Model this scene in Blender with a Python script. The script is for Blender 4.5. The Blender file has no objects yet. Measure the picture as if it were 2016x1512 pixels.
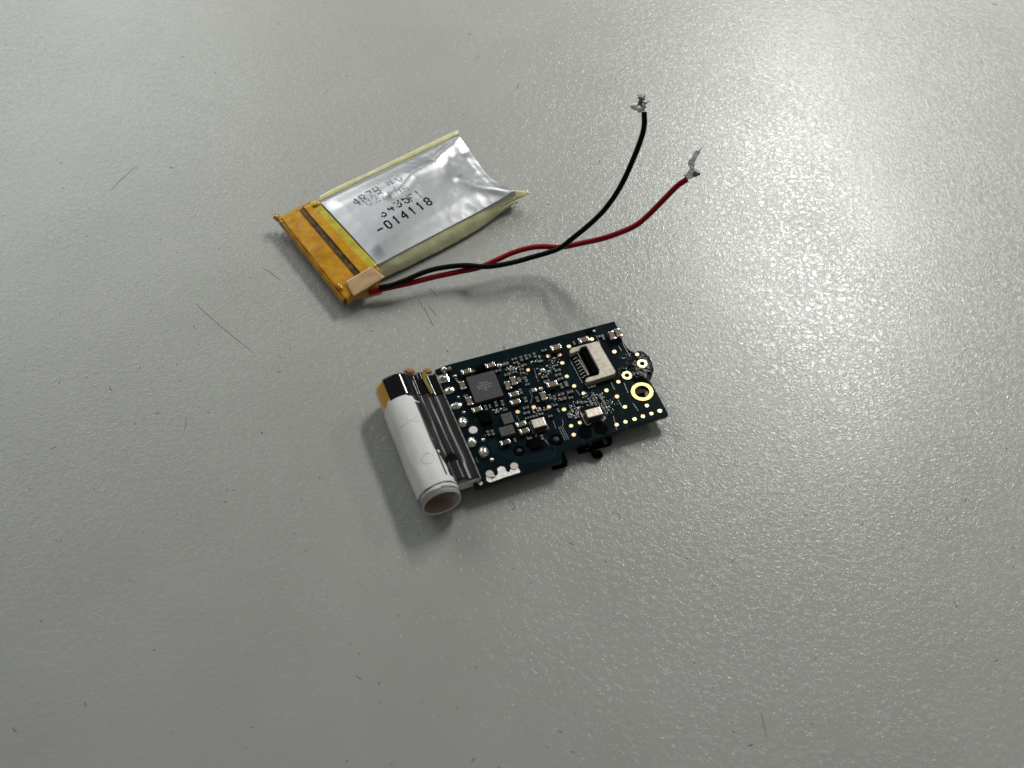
import bpy, bmesh, math, random
from mathutils import Vector, Matrix, noise
from mathutils.geometry import tessellate_polygon
S = bpy.context.scene
S.unit_settings.scale_length = 0.01            # one unit is one centimetre
COL = S.collection
R = math.radians
rng = random.Random(7)

# ---------------------------------------------------------------- camera
PITCH, FPX, DIST = R(54), 2400.0, 2400.0/130
CAM = Vector((0, -DIST*math.cos(PITCH), DIST*math.sin(PITCH)))
cd = bpy.data.cameras.new('camera'); cam = bpy.data.objects.new('camera', cd); COL.objects.link(cam)
cam.location = CAM; cam.rotation_euler = (R(90)-PITCH, 0, 0)
cd.sensor_width = 36; cd.lens = 36*FPX/2016; cd.clip_start = 0.5; cd.clip_end = 1000
cd.dof.use_dof = True; cd.dof.focus_distance = 19.4; cd.dof.aperture_fstop = 0.36
S.camera = cam
# ---------------------------------------------------------------- world and lamps
w = bpy.data.worlds.new('World'); S.world = w; w.use_nodes = True
bg = w.node_tree.nodes['Background']; bg.inputs[0].default_value = (0.96, 1.0, 0.98, 1); bg.inputs[1].default_value = 0.165
def area(name, az, el, d, sx, sy, power, col, roll=0, aim=(1, 1, 0)):
    l = bpy.data.lights.new(name, 'AREA'); l.shape = 'RECTANGLE'; l.size = sx; l.size_y = sy
    l.energy = power; l.color = col
    o = bpy.data.objects.new(name, l); COL.objects.link(o)
    dr = Vector((math.sin(R(az))*math.cos(R(el)), math.cos(R(az))*math.cos(R(el)), math.sin(R(el))))
    o.location = Vector(aim) + dr*d
    o.rotation_euler = (dr.to_track_quat('Z', 'Y') @ Matrix.Rotation(R(roll), 3, 'Z').to_quaternion()).to_euler()
    return o
def tube_lamp(name, c, d, length, width, power, col):
    l = bpy.data.lights.new(name, 'AREA'); l.shape = 'RECTANGLE'; l.size = width; l.size_y = length; l.energy = power; l.color = col
    o = bpy.data.objects.new(name, l); COL.objects.link(o); o.location = c
    o.rotation_euler = (0, 0, math.atan2(-d[0], d[1]))
tube_lamp('ceiling_tube', (13.6, 28.5, 27), (-2, 17.7), 19, 3.6, 17500, (1, 0.985, 0.95))
tube_lamp('ceiling_tube', (37, 24, 27), (-2, 17.7), 16, 6, 6000, (1, 0.985, 0.95))
area('added_fill_light', -40, 31, 47, 30, 18, 8200, (0.97, 1, 0.99), 0)  # soft fill lamp added to brighten the upper left of the table
S.view_settings.view_transform = 'Standard'; S.view_settings.look = 'None'; S.view_settings.gamma = 1
S.view_settings.exposure = 0.0

# ---------------------------------------------------------------- helpers
def P(px, py, z=0.0):
    """point of the place at height z that lies on the sight line of a photograph pixel"""
    D = Vector((px-1008, FPX*math.cos(PITCH)+(756-py)*math.sin(PITCH), -FPX*math.sin(PITCH)+(756-py)*math.cos(PITCH)))
    t = (CAM.z-z)/-D.z
    return CAM + D*t
def K(name):
    o = dict(A=(720, 680, .15873), B=(960, 640, .11905), C=(1100, 620, .11905), D=(1100, 780, .11905),
             E=(880, 780, .1323), F=(900, 620, .0992), G=(1000, 740, .0992), T=(700, 620, .31746),
             Q=(500, 230, .27778), W=(740, 160, .3373), L=(720, 780, .1719), M=(520, 380, .1587), N=(680, 330, .0992))[name]
    return lambda x, y: (o[0]+x*o[2], o[1]+y*o[2])
WL = {}
def link(o, parent=None, loc=(0, 0, 0)):
    COL.objects.link(o); loc = Vector(loc)
    WL[o.name] = loc
    if parent:
        o.parent = parent; o.location = loc-WL[parent.name]
    else: o.location = loc
    return o
def put(name, src, mats, parent=None, loc=(0, 0, 0), rz=0, smooth=False, world=False):
    """src: a bmesh or mesh. world=True: its coordinates are absolute, and are taken relative to loc"""
    if isinstance(src, bmesh.types.BMesh):
        if world: bmesh.ops.translate(src, verts=src.verts, vec=-Vector(loc))
        me = bpy.data.meshes.new(name); src.to_mesh(me); src.free()
        for m in (mats if isinstance(mats, (list, tuple)) else [mats]): me.materials.append(m)
        if smooth:
            for p in me.polygons: p.use_smooth = True
    else: me = src
    o = bpy.data.objects.new(name, me); link(o, parent, loc)
    o.rotation_euler = (0, 0, rz)
    return o
def box(bm, sx, sy, z0, z1, cx=0, cy=0, bev=0, mi=0, taper=0, segs=2):
    vs = []
    for z, k in ((z0, 0), (z1, taper)):
        for x, y in ((-1, -1), (1, -1), (1, 1), (-1, 1)):
            vs.append(bm.verts.new((cx+x*(sx/2-k), cy+y*(sy/2-k), z)))
    f = [bm.faces.new([vs[i] for i in q]) for q in ((3, 2, 1, 0), (4, 5, 6, 7), (0, 1, 5, 4), (1, 2, 6, 5), (2, 3, 7, 6), (3, 0, 4, 7))]
    for q in f: q.material_index = mi
    if bev:
        es = list({e for q in f for e in q.edges})
        r = bmesh.ops.bevel(bm, geom=es, offset=bev, segments=segs, affect='EDGES', profile=.6)
        for q in r['faces']: q.material_index = mi
    return bm
def inset_loop(lp, d):
    out = []; n = len(lp)
    for i in range(n):
        a, b, c = Vector(lp[i-1]), Vector(lp[i]), Vector(lp[(i+1) % n])
        e1, e2 = (b-a).normalized(), (c-b).normalized(); n1, n2 = Vector((-e1.y, e1.x)), Vector((-e2.y, e2.x))
        k = n1+n2; k = k/max(.35, k.length_squared)*2*d
        out.append((b.x+k.x, b.y+k.y))
    return out
def extrude(loops, z0, z1, bev=0):
    """solid from flat outlines (the first is the outside, others are holes)"""
    bm = bmesh.new(); L2 = []
    for i, lp in enumerate(loops):
        A = sum(lp[k-1][0]*lp[k][1]-lp[k][0]*lp[k-1][1] for k in range(len(lp)))
        if (A > 0) != (i == 0): lp = list(reversed(lp))
        L2.append(lp)
    L3 = [inset_loop(lp, bev) for lp in L2] if bev else L2
    tris = tessellate_polygon([[Vector((x, y, 0)) for x, y in lp] for lp in L2])
    flat = lambda LL, z: [bm.verts.new((x, y, z)) for lp in LL for x, y in lp]
    bot, mid, top = flat(L2, z0), flat(L2, z1-bev), flat(L3, z1) if bev else None
    if top is None: top = mid
    for t in tris:
        for vs, up in ((top, True), (bot, False)):
            a, b, c = (vs[k] for k in t)
            cr = (b.co-a.co).cross(c.co-a.co).z
            try: bm.faces.new((a, b, c) if (cr > 0) == up else (a, c, b))
            except ValueError: pass
    o = 0
    for lp in L2:
        n = len(lp)
        for k in range(n):
            i, j = o+k, o+(k+1) % n
            bm.faces.new((bot[i], bot[j], mid[j], mid[i]))
            if bev: bm.faces.new((mid[i], mid[j], top[j], top[i]))
        o += n
    bm.normal_update()
    return bm
def circ(c, r, n=24, j=0, sq=1.0, ang=0):
    return [(c[0]+math.cos(ang)*(r*math.cos(t))-math.sin(ang)*(r*sq*math.sin(t))+rng.uniform(-j, j),
             c[1]+math.sin(ang)*(r*math.cos(t))+math.cos(ang)*(r*sq*math.sin(t))+rng.uniform(-j, j)) for t in (2*math.pi*i/n for i in range(n))]
def dome(bm, c, rx, ry, h, ang=0, n=20, rings=6, j=0.0, seed=0, mi=0, z=0, peak=(0, 0)):
    rows = []
    for k in range(rings):
        f = math.cos(k/rings*math.pi/2); zz = h*math.sin(k/rings*math.pi/2)
        row = []
        for i in range(n):
            t = 2*math.pi*i/n
            q = 1+j*noise.noise(Vector((math.cos(t)*1.7+seed*3.1, math.sin(t)*1.7, k*.5)))
            x, y = rx*f*q*math.cos(t), ry*f*q*math.sin(t)
            x += peak[0]*k/rings; y += peak[1]*k/rings
            row.append(bm.verts.new((c[0]+x*math.cos(ang)-y*math.sin(ang), c[1]+x*math.sin(ang)+y*math.cos(ang),
                                     z+zz*(1+j*noise.noise(Vector((x*30+seed, y*30, 2)))))))
        rows.append(row)
    px, py = peak
    top = bm.verts.new((c[0]+px*math.cos(ang)-py*math.sin(ang), c[1]+px*math.sin(ang)+py*math.cos(ang), z+h))
    for k in range(rings-1):
        for i in range(n): bm.faces.new((rows[k][i], rows[k][(i+1) % n], rows[k+1][(i+1) % n], rows[k+1][i])).material_index = mi
    for i in range(n): bm.faces.new((rows[-1][i], rows[-1][(i+1) % n], top)).material_index = mi
    bm.faces.new(list(reversed(rows[0]))).material_index = mi
    return bm
def spline(pts, sub=6):
    out = []; n = len(pts)
    for i in range(n-1):
        p0, p1, p2, p3 = pts[max(i-1, 0)], pts[i], pts[i+1], pts[min(i+2, n-1)]
        for k in range(sub):
            t = k/sub
            out.append(0.5*((2*p1)+(p2-p0)*t+(2*p0-5*p1+4*p2-p3)*t*t+(3*p1-p0-3*p2+p3)*t**3))
    out.append(pts[-1].copy()); return out
def tube(bm, pts, r, n=12, cap=True, rf=None):
    rows = []; up = Vector((0, 0, 1))
    for i, p in enumerate(pts):
        d = (pts[min(i+1, len(pts)-1)]-pts[max(i-1, 0)])
        d = d.normalized() if d.length > 1e-9 else Vector((1, 0, 0))
        s = d.cross(up); s = s.normalized() if s.length > 1e-4 else Vector((1, 0, 0)); u = s.cross(d)
        rr = r*(rf(i/(len(pts)-1)) if rf else 1)
        rows.append([bm.verts.new(p+s*rr*math.cos(2*math.pi*k/n)+u*rr*math.sin(2*math.pi*k/n)) for k in range(n)])
    for a, b in zip(rows, rows[1:]):
        for k in range(n): bm.faces.new((a[k], a[(k+1) % n], b[(k+1) % n], b[k]))
    if cap: bm.faces.new(list(reversed(rows[0]))); bm.faces.new(rows[-1])
    return bm
def grid(bm, fn, nu, nv, keep=None, closed=False):
    g = [[bm.verts.new(fn(i/nu, j/nv)) for j in range(nv+1)] for i in range(nu+1)]
    for i in range(nu):
        for j in range(nv):
            if keep is None or keep((i+.5)/nu, (j+.5)/nv):
                bm.faces.new((g[i][j], g[i+1][j], g[i+1][j+1], g[i][j+1]))
    bmesh.ops.delete(bm, geom=[v for v in bm.verts if not v.link_faces], context='VERTS')
    return bm
def solidify(o, t, off=-1):
    m = o.modifiers.new('thickness', 'SOLIDIFY'); m.thickness = t; m.offset = off
    return o
def thing(name, label, cat, loc):
    o = bpy.data.objects.new(name, None); o.empty_display_size = .3; link(o, None, loc)
    o['label'] = label; o['category'] = cat
    return o
def sstep(a, b, x):
    t = max(0, min(1, (x-a)/(b-a))); return t*t*(3-2*t)

# ---------------------------------------------------------------- materials
def mat(name, col, rough=.5, metal=0, coat=0, coatr=.05, spec=.5, trans=0, alpha=1, ior=1.45, sss=0):
    m = bpy.data.materials.new(name); m.use_nodes = True
    b = m.node_tree.nodes['Principled BSDF']
    b.inputs['Base Color'].default_value = (*col, 1); b.inputs['Roughness'].default_value = rough
    b.inputs['Metallic'].default_value = metal; b.inputs['Coat Weight'].default_value = coat
    b.inputs['Coat Roughness'].default_value = coatr; b.inputs['Specular IOR Level'].default_value = spec
    b.inputs['Transmission Weight'].default_value = trans; b.inputs['Alpha'].default_value = alpha; b.inputs['IOR'].default_value = ior
    if sss: b.inputs['Subsurface Weight'].default_value = sss; b.inputs['Subsurface Radius'].default_value = (.05, .04, .03); b.inputs['Subsurface Scale'].default_value = .5
    return m
def nd(m, t, **kw):
    n = m.node_tree.nodes.new(t)
    for k, v in kw.items():
        if k in n.inputs: n.inputs[k].default_value = v
        else: setattr(n, k, v)
    return n
def lk(m, a, b): m.node_tree.links.new(a, b)
def bsdf(m): return m.node_tree.nodes['Principled BSDF']
def coords(m): return nd(m, 'ShaderNodeTexCoord').outputs['Object']
def vary(m, c1, c2, scale, detail=4, lo=.35, hi=.65, rough=None):
    n = nd(m, 'ShaderNodeTexNoise', Scale=scale, Detail=detail); lk(m, coords(m), n.inputs['Vector'])
    r = nd(m, 'ShaderNodeValToRGB'); r.color_ramp.elements[0].position = lo; r.color_ramp.elements[1].position = hi
    r.color_ramp.elements[0].color = (*c1, 1); r.color_ramp.elements[1].color = (*c2, 1)
    lk(m, n.outputs['Fac'], r.inputs[0]); lk(m, r.outputs[0], bsdf(m).inputs['Base Color'])
    if rough:
        q = nd(m, 'ShaderNodeMapRange'); q.inputs['To Min'].default_value = rough[0]; q.inputs['To Max'].default_value = rough[1]
        lk(m, n.outputs['Fac'], q.inputs['Value']); lk(m, q.outputs[0], bsdf(m).inputs['Roughness'])
    return n
def bump(m, scale, dist, strength=1, detail=3, target=None, stretch=None):
    n = nd(m, 'ShaderNodeTexNoise', Scale=scale, Detail=detail); c = coords(m)
    if stretch:
        mp = nd(m, 'ShaderNodeMapping'); mp.inputs['Rotation'].default_value = (0, 0, stretch[0]); mp.inputs['Scale'].default_value = (stretch[1], 1, 1)
        lk(m, c, mp.inputs['Vector']); c = mp.outputs[0]
    lk(m, c, n.inputs['Vector'])
    b = nd(m, 'ShaderNodeBump', Distance=dist, Strength=strength)
    lk(m, n.outputs['Fac'], b.inputs['Height']); lk(m, b.outputs[0], bsdf(m).inputs['Normal'])
    if target: lk(m, b.outputs[0], bsdf(m).inputs['Coat Normal'])
    return n, b

M = {}
# table: grey melamine with a pebbled emboss
m = M['table'] = mat('table_laminate', (.40, .41, .385), .34, spec=.1, coat=.46, coatr=.19)
n = vary(m, (.300, .305, .283), (.322, .327, .305), .55, 3, .3, .7)
c = coords(m)
n1 = nd(m, 'ShaderNodeTexNoise', Scale=10.5, Detail=3.0, Roughness=.6, Distortion=.5); lk(m, c, n1.inputs['Vector'])
sb = nd(m, 'ShaderNodeMath', operation='SUBTRACT'); lk(m, n1.outputs['Fac'], sb.inputs[0]); sb.inputs[1].default_value = .5
ab = nd(m, 'ShaderNodeMath', operation='ABSOLUTE'); lk(m, sb.outputs[0], ab.inputs[0])
mn = nd(m, 'ShaderNodeMath', operation='SMOOTH_MIN'); lk(m, ab.outputs[0], mn.inputs[0]); mn.inputs[1].default_value = .10; mn.inputs[2].default_value = .08
n2 = nd(m, 'ShaderNodeTexNoise', Scale=26.0, Detail=2.0); lk(m, c, n2.inputs['Vector'])
ad = nd(m, 'ShaderNodeMath', operation='MULTIPLY_ADD'); lk(m, n2.outputs['Fac'], ad.inputs[0]); ad.inputs[1].default_value = .14; lk(m, mn.outputs[0], ad.inputs[2])
pn = nd(m, 'ShaderNodeTexNoise', Scale=.45, Detail=4.0); lk(m, c, pn.inputs['Vector'])          # the emboss is worn unevenly
pr = nd(m, 'ShaderNodeMapRange'); pr.inputs['From Min'].default_value = .35; pr.inputs['From Max'].default_value = .65; pr.inputs['To Min'].default_value = .75; pr.inputs['To Max'].default_value = 1.1; lk(m, pn.outputs['Fac'], pr.inputs['Value'])
b = nd(m, 'ShaderNodeBump', Distance=.024); lk(m, pr.outputs[0], b.inputs['Strength']); lk(m, ad.outputs[0], b.inputs['Height']); lk(m, b.outputs[0], bsdf(m).inputs['Coat Normal'])
b = nd(m, 'ShaderNodeBump', Distance=.005); lk(m, pr.outputs[0], b.inputs['Strength']); lk(m, ad.outputs[0], b.inputs['Height']); lk(m, b.outputs[0], bsdf(m).inputs['Normal'])

m = M['board'] = mat('solder_mask', (.004, .018, .022), .17, spec=.2)
vary(m, (.0005, .0040, .0075), (.0012, .0085, .0088), 2.2, 5, .35, .68)
bump(m, 30, .0012, .25, 4)
M['laminate'] = mat('board_edge', (.006, .016, .009), .5)
M['trace'] = mat('copper_trace_under_mask', (.002, .014, .020), .2, spec=.35)
M['traceglint'] = mat('trace_glint_metal', (.30, .31, .30), .3, metal=.9)  # bright metal for the painted glints on trace edges
M['gold'] = mat('gold_plating', (.95, .78, .42), .34, metal=.85); bump(M['gold'], 25, .002)
M['copper'] = mat('copper_pad', (.92, .60, .36), .4, metal=.85)
M['ring'] = mat('ring_plating', (.86, .70, .24), .35, metal=.8)
M['solder'] = mat('solder', (.74, .74, .70), .22, metal=1); vary(M['solder'], (.30, .30, .27), (.68, .68, .63), 30, 4, .35, .6, (.12, .4)); bump(M['solder'], 26, .006, .6)
M['tin'] = mat('tin_terminal', (.74, .73, .69), .18, metal=1); bump(M['tin'], 40, .002, .4)
M['capbrown'] = mat('ceramic_brown', (.115, .082, .045), .5)
M['caprust'] = mat('ceramic_rust', (.12, .062, .035), .5)
M['capdark'] = mat('ceramic_dark', (.02, .018, .015), .4)
M['capgreen'] = mat('ceramic_green', (.075, .075, .035), .5)
M['chip'] = mat('chip_resin', (.030, .031, .032), .5, spec=.35); bump(M['chip'], 60, .001, .5)
M['chipink'] = mat('chip_marking', (.26, .26, .25), .6)
M['blackchip'] = mat('black_resin', (.0015, .0015, .002), .7, spec=.02)
M['inductor'] = mat('ferrite_grey', (.06, .06, .063), .6); vary(M['inductor'], (.022, .022, .024), (.055, .055, .058), 30)
M['inductorink'] = mat('ferrite_marking', (.02, .02, .022), .6)
M['lid'] = mat('crystal_lid', (.62, .57, .48), .33, metal=.75); vary(M['lid'], (.45, .41, .34), (.72, .67, .58), 22, 5); bump(M['lid'], 30, .002)
M['ceramic'] = mat('crystal_base', (.045, .035, .028), .4)
M['plate'] = mat('tinned_plate', (.70, .70, .66), .38, metal=.8); vary(M['plate'], (.6, .6, .57), (.8, .8, .76), 18, 5); bump(M['plate'], 20, .003)
M['platedull'] = mat('dull_tin', (.42, .36, .34), .45, metal=.7)
M['connector'] = mat('connector_plastic', (.44, .40, .34), .42, metal=.35); vary(M['connector'], (.27, .24, .195), (.40, .365, .30), 16, 6, .3, .6)
M['whitedisc'] = mat('white_pad', (.60, .56, .56), .5)
m = M['epoxy'] = mat('black_epoxy', (.0008, .003, .0025), .12, spec=.22)
bump(m, 15, .022, 1, 3)
M['rubber'] = mat('black_plastic', (.0015, .0015, .002), .7, spec=.02); M['pin'] = mat('grey_pin', (.035, .032, .036), .5, spec=.2)
# roll
m = M['paper'] = mat('white_paper', (.70, .69, .66), .62, spec=.3, sss=.1)
vary(m, (.55, .54, .505), (.62, .61, .60), 1.8, 5, .3, .65); bump(m, 26, .0025, .5, 4)
M['cardboard'] = mat('brown_liner', (.20, .13, .085), .8); vary(M['cardboard'], (.56, .50, .44), (.30, .20, .135), 2.2, 4, .35, .6)
M['paperedge'] = mat('paper_edge', (.42, .39, .34), .8); vary(M['paperedge'], (.13, .115, .10), (.32, .30, .27), 14)
M['pressmark'] = mat('pressed_paper', (.40, .385, .35), .8)
m = M['film'] = mat('black_film', (.003, .003, .003), .08, spec=.45)
m = M['matfilm'] = mat('satin_black_film', (.005, .0056, .0056), .33, spec=.36)
bump(m, 3.2, .03, .2, 3, stretch=(R(22), .35))
M['amberroll'] = mat('amber_film', (.52, .26, .012), .16, coat=.6)
M['olivefilm'] = mat('olive_film', (.16, .13, .004), .12, coat=.6)
M['crumb'] = mat('amber_glue', (.27, .15, .05), .5)
# battery
m = M['foil'] = mat('aluminium_laminate', (.60, .60, .62), .37, metal=.85)
tc = nd(m, 'ShaderNodeTexCoord'); mp = nd(m, 'ShaderNodeMapping'); lk(m, tc.outputs['Object'], mp.inputs['Vector'])
M['foilmap'] = mp
M['sidetape'] = mat('pale_yellow_tape', (.48, .46, .20), .3, coat=.3, sss=.3); vary(M['sidetape'], (.52, .51, .26), (.66, .65, .40), 6, 4)
bump(M['sidetape'], 9, .012, .5, 4, target=1)
M['amber'] = mat('polyimide_tape', (.46, .20, .010), .22, coat=.25, spec=.3, coatr=.08)
vary(M['amber'], (.40, .175, .004), (.54, .275, .009), 5, 5, .35, .65); bump(M['amber'], 4, .016, .6, 2, target=1)
M['amberdark'] = mat('polyimide_over_tab', (.06, .035, .012), .35, coat=.1, spec=.2); vary(M['amberdark'], (.022, .013, .006), (.11, .058, .012), 7, 5, .4, .62)
M['yellowtape'] = mat('yellow_tape', (.40, .34, .008), .25, coat=.5); vary(M['yellowtape'], (.33, .27, .006), (.48, .42, .02), 5)
bump(M['yellowtape'], 7, .012, .5, 3, target=1)
M['amberclear'] = mat('amber_edge', (.62, .30, .02), .12, coat=.8, trans=.35)
M['glintdome'] = mat('amber_glint_dome', (.50, .26, .012), .16, coat=.6)  # glossy amber for the domes that catch a glint
M['cleartape'] = mat('clear_tape', (.56, .38, .21), .22, coat=.4, alpha=.72)
M['ink'] = mat('black_ink', (.004, .003, .003), .6, spec=.05)
M['fadedink'] = mat('smeared_ink', (.09, .085, .09), .5)
M['paleink'] = mat('rubbed_ink', (.24, .235, .24), .5)
M['blackwire'] = mat('black_insulation', (.0015, .0015, .0018), .42, spec=.14)
M['redwire'] = mat('red_insulation', (.24, .003, .010), .38, spec=.2)
M['strand'] = mat('torn_solder_tip', (.20, .21, .21), .45, metal=.6); bump(M['strand'], 24, .01)
M['flux'] = mat('pale_flux', (.75, .72, .60), .35, sss=.2)
M['dust'] = mat('dark_fibre', (.10, .10, .093), .8)
M['scratch'] = mat('scuff', (.10, .10, .092), .8)

# ---------------------------------------------------------------- setting: the table
bm = box(bmesh.new(), 150, 110, -2.5, 0, 0, 12, .2)
t = put('table', bm, M['table']); t['kind'] = 'structure'; t['label'] = 'grey pebbled laminate table top'

# ---------------------------------------------------------------- circuit board
ZB, ZT = .18, .25
o0 = P(1090, 790, ZT); BO = Vector((o0.x, o0.y, 0))
uu = (P(1209.5, 632, ZT)-P(890.5, 715, ZT)); uu.z = 0; uu.normalize(); BA = math.atan2(uu.y, uu.x)
vv = Vector((-uu.y, uu.x, 0))
board = thing('circuit_board', 'dark green circuit board with tiny chips and a white paper tube along its left edge', 'circuit board', BO)
def bp(p, z=ZT): q = P(p[0], p[1], z); return (q.x, q.y)
kT, kA, kB, kC, kD, kE, kF, kG, kL = (K(c) for c in 'TABCDEFGL')
outline = [(856, 728), (880, 718), kT(1605, 38), kT(1622, 72), kT(1640, 112), kT(1662, 165), kT(1678, 195), kT(1700, 217), kT(1725, 230), kT(1750, 234),
           kT(1775, 232), kT(1800, 240), kT(1822, 262), kT(1838, 292), kT(1846, 325), kT(1843, 358), kT(1830, 388), kT(1822, 404), kT(1830, 418), kT(1848, 445),
           kT(1940, 612), kT(1932, 622), kT(1640, 706), kT(1632, 722), kT(1300, 832), kT(1284, 842), kT(1278, 862), kT(1280, 900), kT(1270, 908), kT(775, 1068), kT(742, 1075), (932, 952)]
holes = []
rc = bp(kT(1777, 478)); rA = bp(kT(1777, 307)); rB = bp(kT(1683, 378))
for c, r in ((rc, .107), (rA, .038), (rB, .038)): holes.append(list(reversed(circ(c, r, 32))))
bm = extrude([[bp(p) for p in outline]]+holes, ZB, ZT, .006)
for f in bm.faces:
    f.material_index = 0 if f.normal.z > .5 else 1
put('substrate', bm, [M['board'], M['laminate']], board, BO, world=True)
def bput(name, bm, mt, **k): return put(name, bm, mt, board, BO, world=True, **k)

# traces (thin copper under the mask, many and fine)
bm = bmesh.new()
def strip(bm, pts, wd, z, h=.0025):
    for a, b in zip(pts, pts[1:]):
        a = Vector((*a, 0)); b = Vector((*b, 0)); d = (b-a)
        if d.length < 1e-5: continue
        s = Vector((-d.y, d.x, 0)).normalized()*wd/2
        v = [bm.verts.new(q+Vector((0, 0, z+e))) for e in (0, h) for q in (a-s, b-s, b+s, a+s)]
        for q in ((4, 5, 6, 7), (0, 1, 5, 4), (1, 2, 6, 5), (2, 3, 7, 6), (3, 0, 4, 7)): bm.faces.new([v[i] for i in q])
for k in range(11):
    pts = [kE(610+k*9, 690-k*5), kE(700+k*10, 850-k*9), kE(860+k*14, 900-k*8), kE(1130+k*12, 1010-k*13), kE(1500+k*8, 960-k*16), kE(1650-k*8, 860-k*22)]
    strip(bm, [bp(p) for p in pts], .007, ZT)
bm_glint = bmesh.new()  # silver strips that paint glints along the trace edges
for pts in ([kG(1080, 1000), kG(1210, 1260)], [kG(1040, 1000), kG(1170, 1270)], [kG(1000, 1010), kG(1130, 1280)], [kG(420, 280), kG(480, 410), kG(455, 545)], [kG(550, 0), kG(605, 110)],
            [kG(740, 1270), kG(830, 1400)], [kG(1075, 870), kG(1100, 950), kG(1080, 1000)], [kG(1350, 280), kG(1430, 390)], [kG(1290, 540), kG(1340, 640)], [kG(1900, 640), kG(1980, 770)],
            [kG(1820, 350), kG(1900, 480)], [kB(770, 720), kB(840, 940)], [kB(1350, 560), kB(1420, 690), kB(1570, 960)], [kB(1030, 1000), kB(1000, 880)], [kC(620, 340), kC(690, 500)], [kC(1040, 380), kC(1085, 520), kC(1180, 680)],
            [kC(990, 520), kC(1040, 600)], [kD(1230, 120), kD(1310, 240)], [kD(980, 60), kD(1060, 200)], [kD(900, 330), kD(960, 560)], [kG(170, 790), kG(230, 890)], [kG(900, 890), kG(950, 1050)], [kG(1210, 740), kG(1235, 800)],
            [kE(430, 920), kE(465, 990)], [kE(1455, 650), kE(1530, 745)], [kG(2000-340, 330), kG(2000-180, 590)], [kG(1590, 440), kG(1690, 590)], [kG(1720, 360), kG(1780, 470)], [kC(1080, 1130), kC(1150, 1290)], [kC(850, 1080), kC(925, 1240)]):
    strip(bm_glint, [bp((p[0]+rng.uniform(-.3, .3), p[1])) for p in pts], .0055, ZT, .004)
for k in range(150):                               # background routing, parallel to the board or at 45 degrees
    c = Vector((*bp((rng.uniform(925, 1250), rng.uniform(700, 880))), 0))
    if not (-1.3 < (c-BO).dot(vv) < 1.0): continue
    d = rng.choice((uu, vv, vv, (uu+vv).normalized())); L = rng.uniform(.08, .3); g = d.cross(Vector((0, 0, 1)))
    for q in range(rng.choice((1, 2, 3))):
        a = c+g*q*.022; strip(bm, [(a.x, a.y), ((a+d*L).x, (a+d*L).y)], .007, ZT+.0003*rng.random(), .0015)
o = bput('copper_trace', bm, M['trace']); o['kind'] = 'stuff'
o = bput('trace_glint', bm_glint, M['traceglint']); o['kind'] = 'stuff'

# gold test pads
def disc(bm, r, h, n=16, ch=.0): 
    bm2 = bmesh.ops.create_cone(bm, cap_ends=True, segments=n, radius1=r, radius2=r-ch, depth=h)
    bmesh.ops.translate(bm, verts=bm2['verts'], vec=(0, 0, h/2)); return bm
me_pad = {}
for key in ('gold', 'copper'):
    me = bpy.data.meshes.new('test_pad'); b2 = disc(bmesh.new(), .0325, .005, 14, .002); b2.to_mesh(me); b2.free(); me.materials.append(M[key]); me_pad[key] = me
for x, y, c in ((1465, 150, 0), (1323, 195, 0), (1265, 247, 1), (1282, 298, 0), (1070, 341, 1), (1195, 255, 1), (1310, 381, 0), (1356, 441, 0), (1413, 485, 0), (1293, 586, 0), (1200, 570, 1),
                (1105, 572, 1), (1005, 601, 1), (1605, 228, 0), (1556, 468, 0), (1630, 415, 0), (1621, 506, 1), (1671, 570, 0), (1807, 562, 0), (1887, 595, 0), (1835, 612, 0), (1782, 629, 0),
                (1730, 646, 0), (1674, 663, 0), (1620, 681, 0), (1391, 668, 0), (1337, 688, 0), (1353, 743, 1), (773, 1043, 1), (1745, 252, 0)):
    q = P(*kT(x, y), ZT+.004); s = rng.uniform(.93, 1.08)
    if (x, y) == (1745, 252): q.z += .03
    o = put('test_pad', me_pad['copper' if c else 'gold'], None, board, (q.x, q.y, q.z-.003), rng.random()*3); o.scale = (s, s*rng.uniform(.92, 1), 1)
# plated rings
bput('mounting_ring', extrude([circ(rc, .168, 40), list(reversed(circ(rc, .108, 36)))], ZT+.0005, ZT+.012, .003), M['ring'])
for c in (rA, rB):
    zz = ZT+.026 if c is rA else ZT+.016
    bput('plated_hole', extrude([circ(c, .080, 26, .004), list(reversed(circ(c, .037, 20, .002)))], ZT-.0, zz, .002), M['gold'])
# epoxy round the holes
lobe = [kC(1245, 640), kC(1300, 600), kC(1380, 600), kC(1450, 650), kC(1500, 740), kC(1555, 840), kC(1572, 910), kC(1545, 980), kC(1490, 1030), kC(1490, 1090), kC(1500, 1160), kC(1420, 1120), kC(1330, 1100), kC(1240, 1110), kC(1200, 1080), kC(1090, 1090), kC(1020, 1040), kC(985, 950), kC(975, 880), kC(1050, 830), kC(1120, 760), kC(1150, 700)]
bm = bmesh.new(); lp = [Vector((*bp(p), 0)) for p in lobe]; cen = sum(lp, Vector())/len(lp)
lpd = []
for i, a in enumerate(lp):
    b = lp[(i+1) % len(lp)]; lpd += [a, a.lerp(b, .5)]
def inhole(x, y): return any((x-c[0])**2+(y-c[1])**2 < r*r for c, r in ((rA, .084), (rB, .084), (rc, .172)))
nr = 22; rows = []
for k in range(nr+1):
    f = 1-k/nr; row = []
    for i, a in enumerate(lpd):
        q = cen+(a-cen)*f
        h = .028*(1-f**5)+.012*noise.noise(q*9)*(1-f**4)+.010*abs(noise.noise(q*24))*(1-f**6)
        row.append(bm.verts.new((q.x, q.y, ZT+max(.001, h))))
    rows.append(row)
for a, b in zip(rows, rows[1:]):
    for i in range(len(lpd)):
        f = bm.faces.new((a[i], a[(i+1) % len(lpd)], b[(i+1) % len(lpd)], b[i]))
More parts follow.
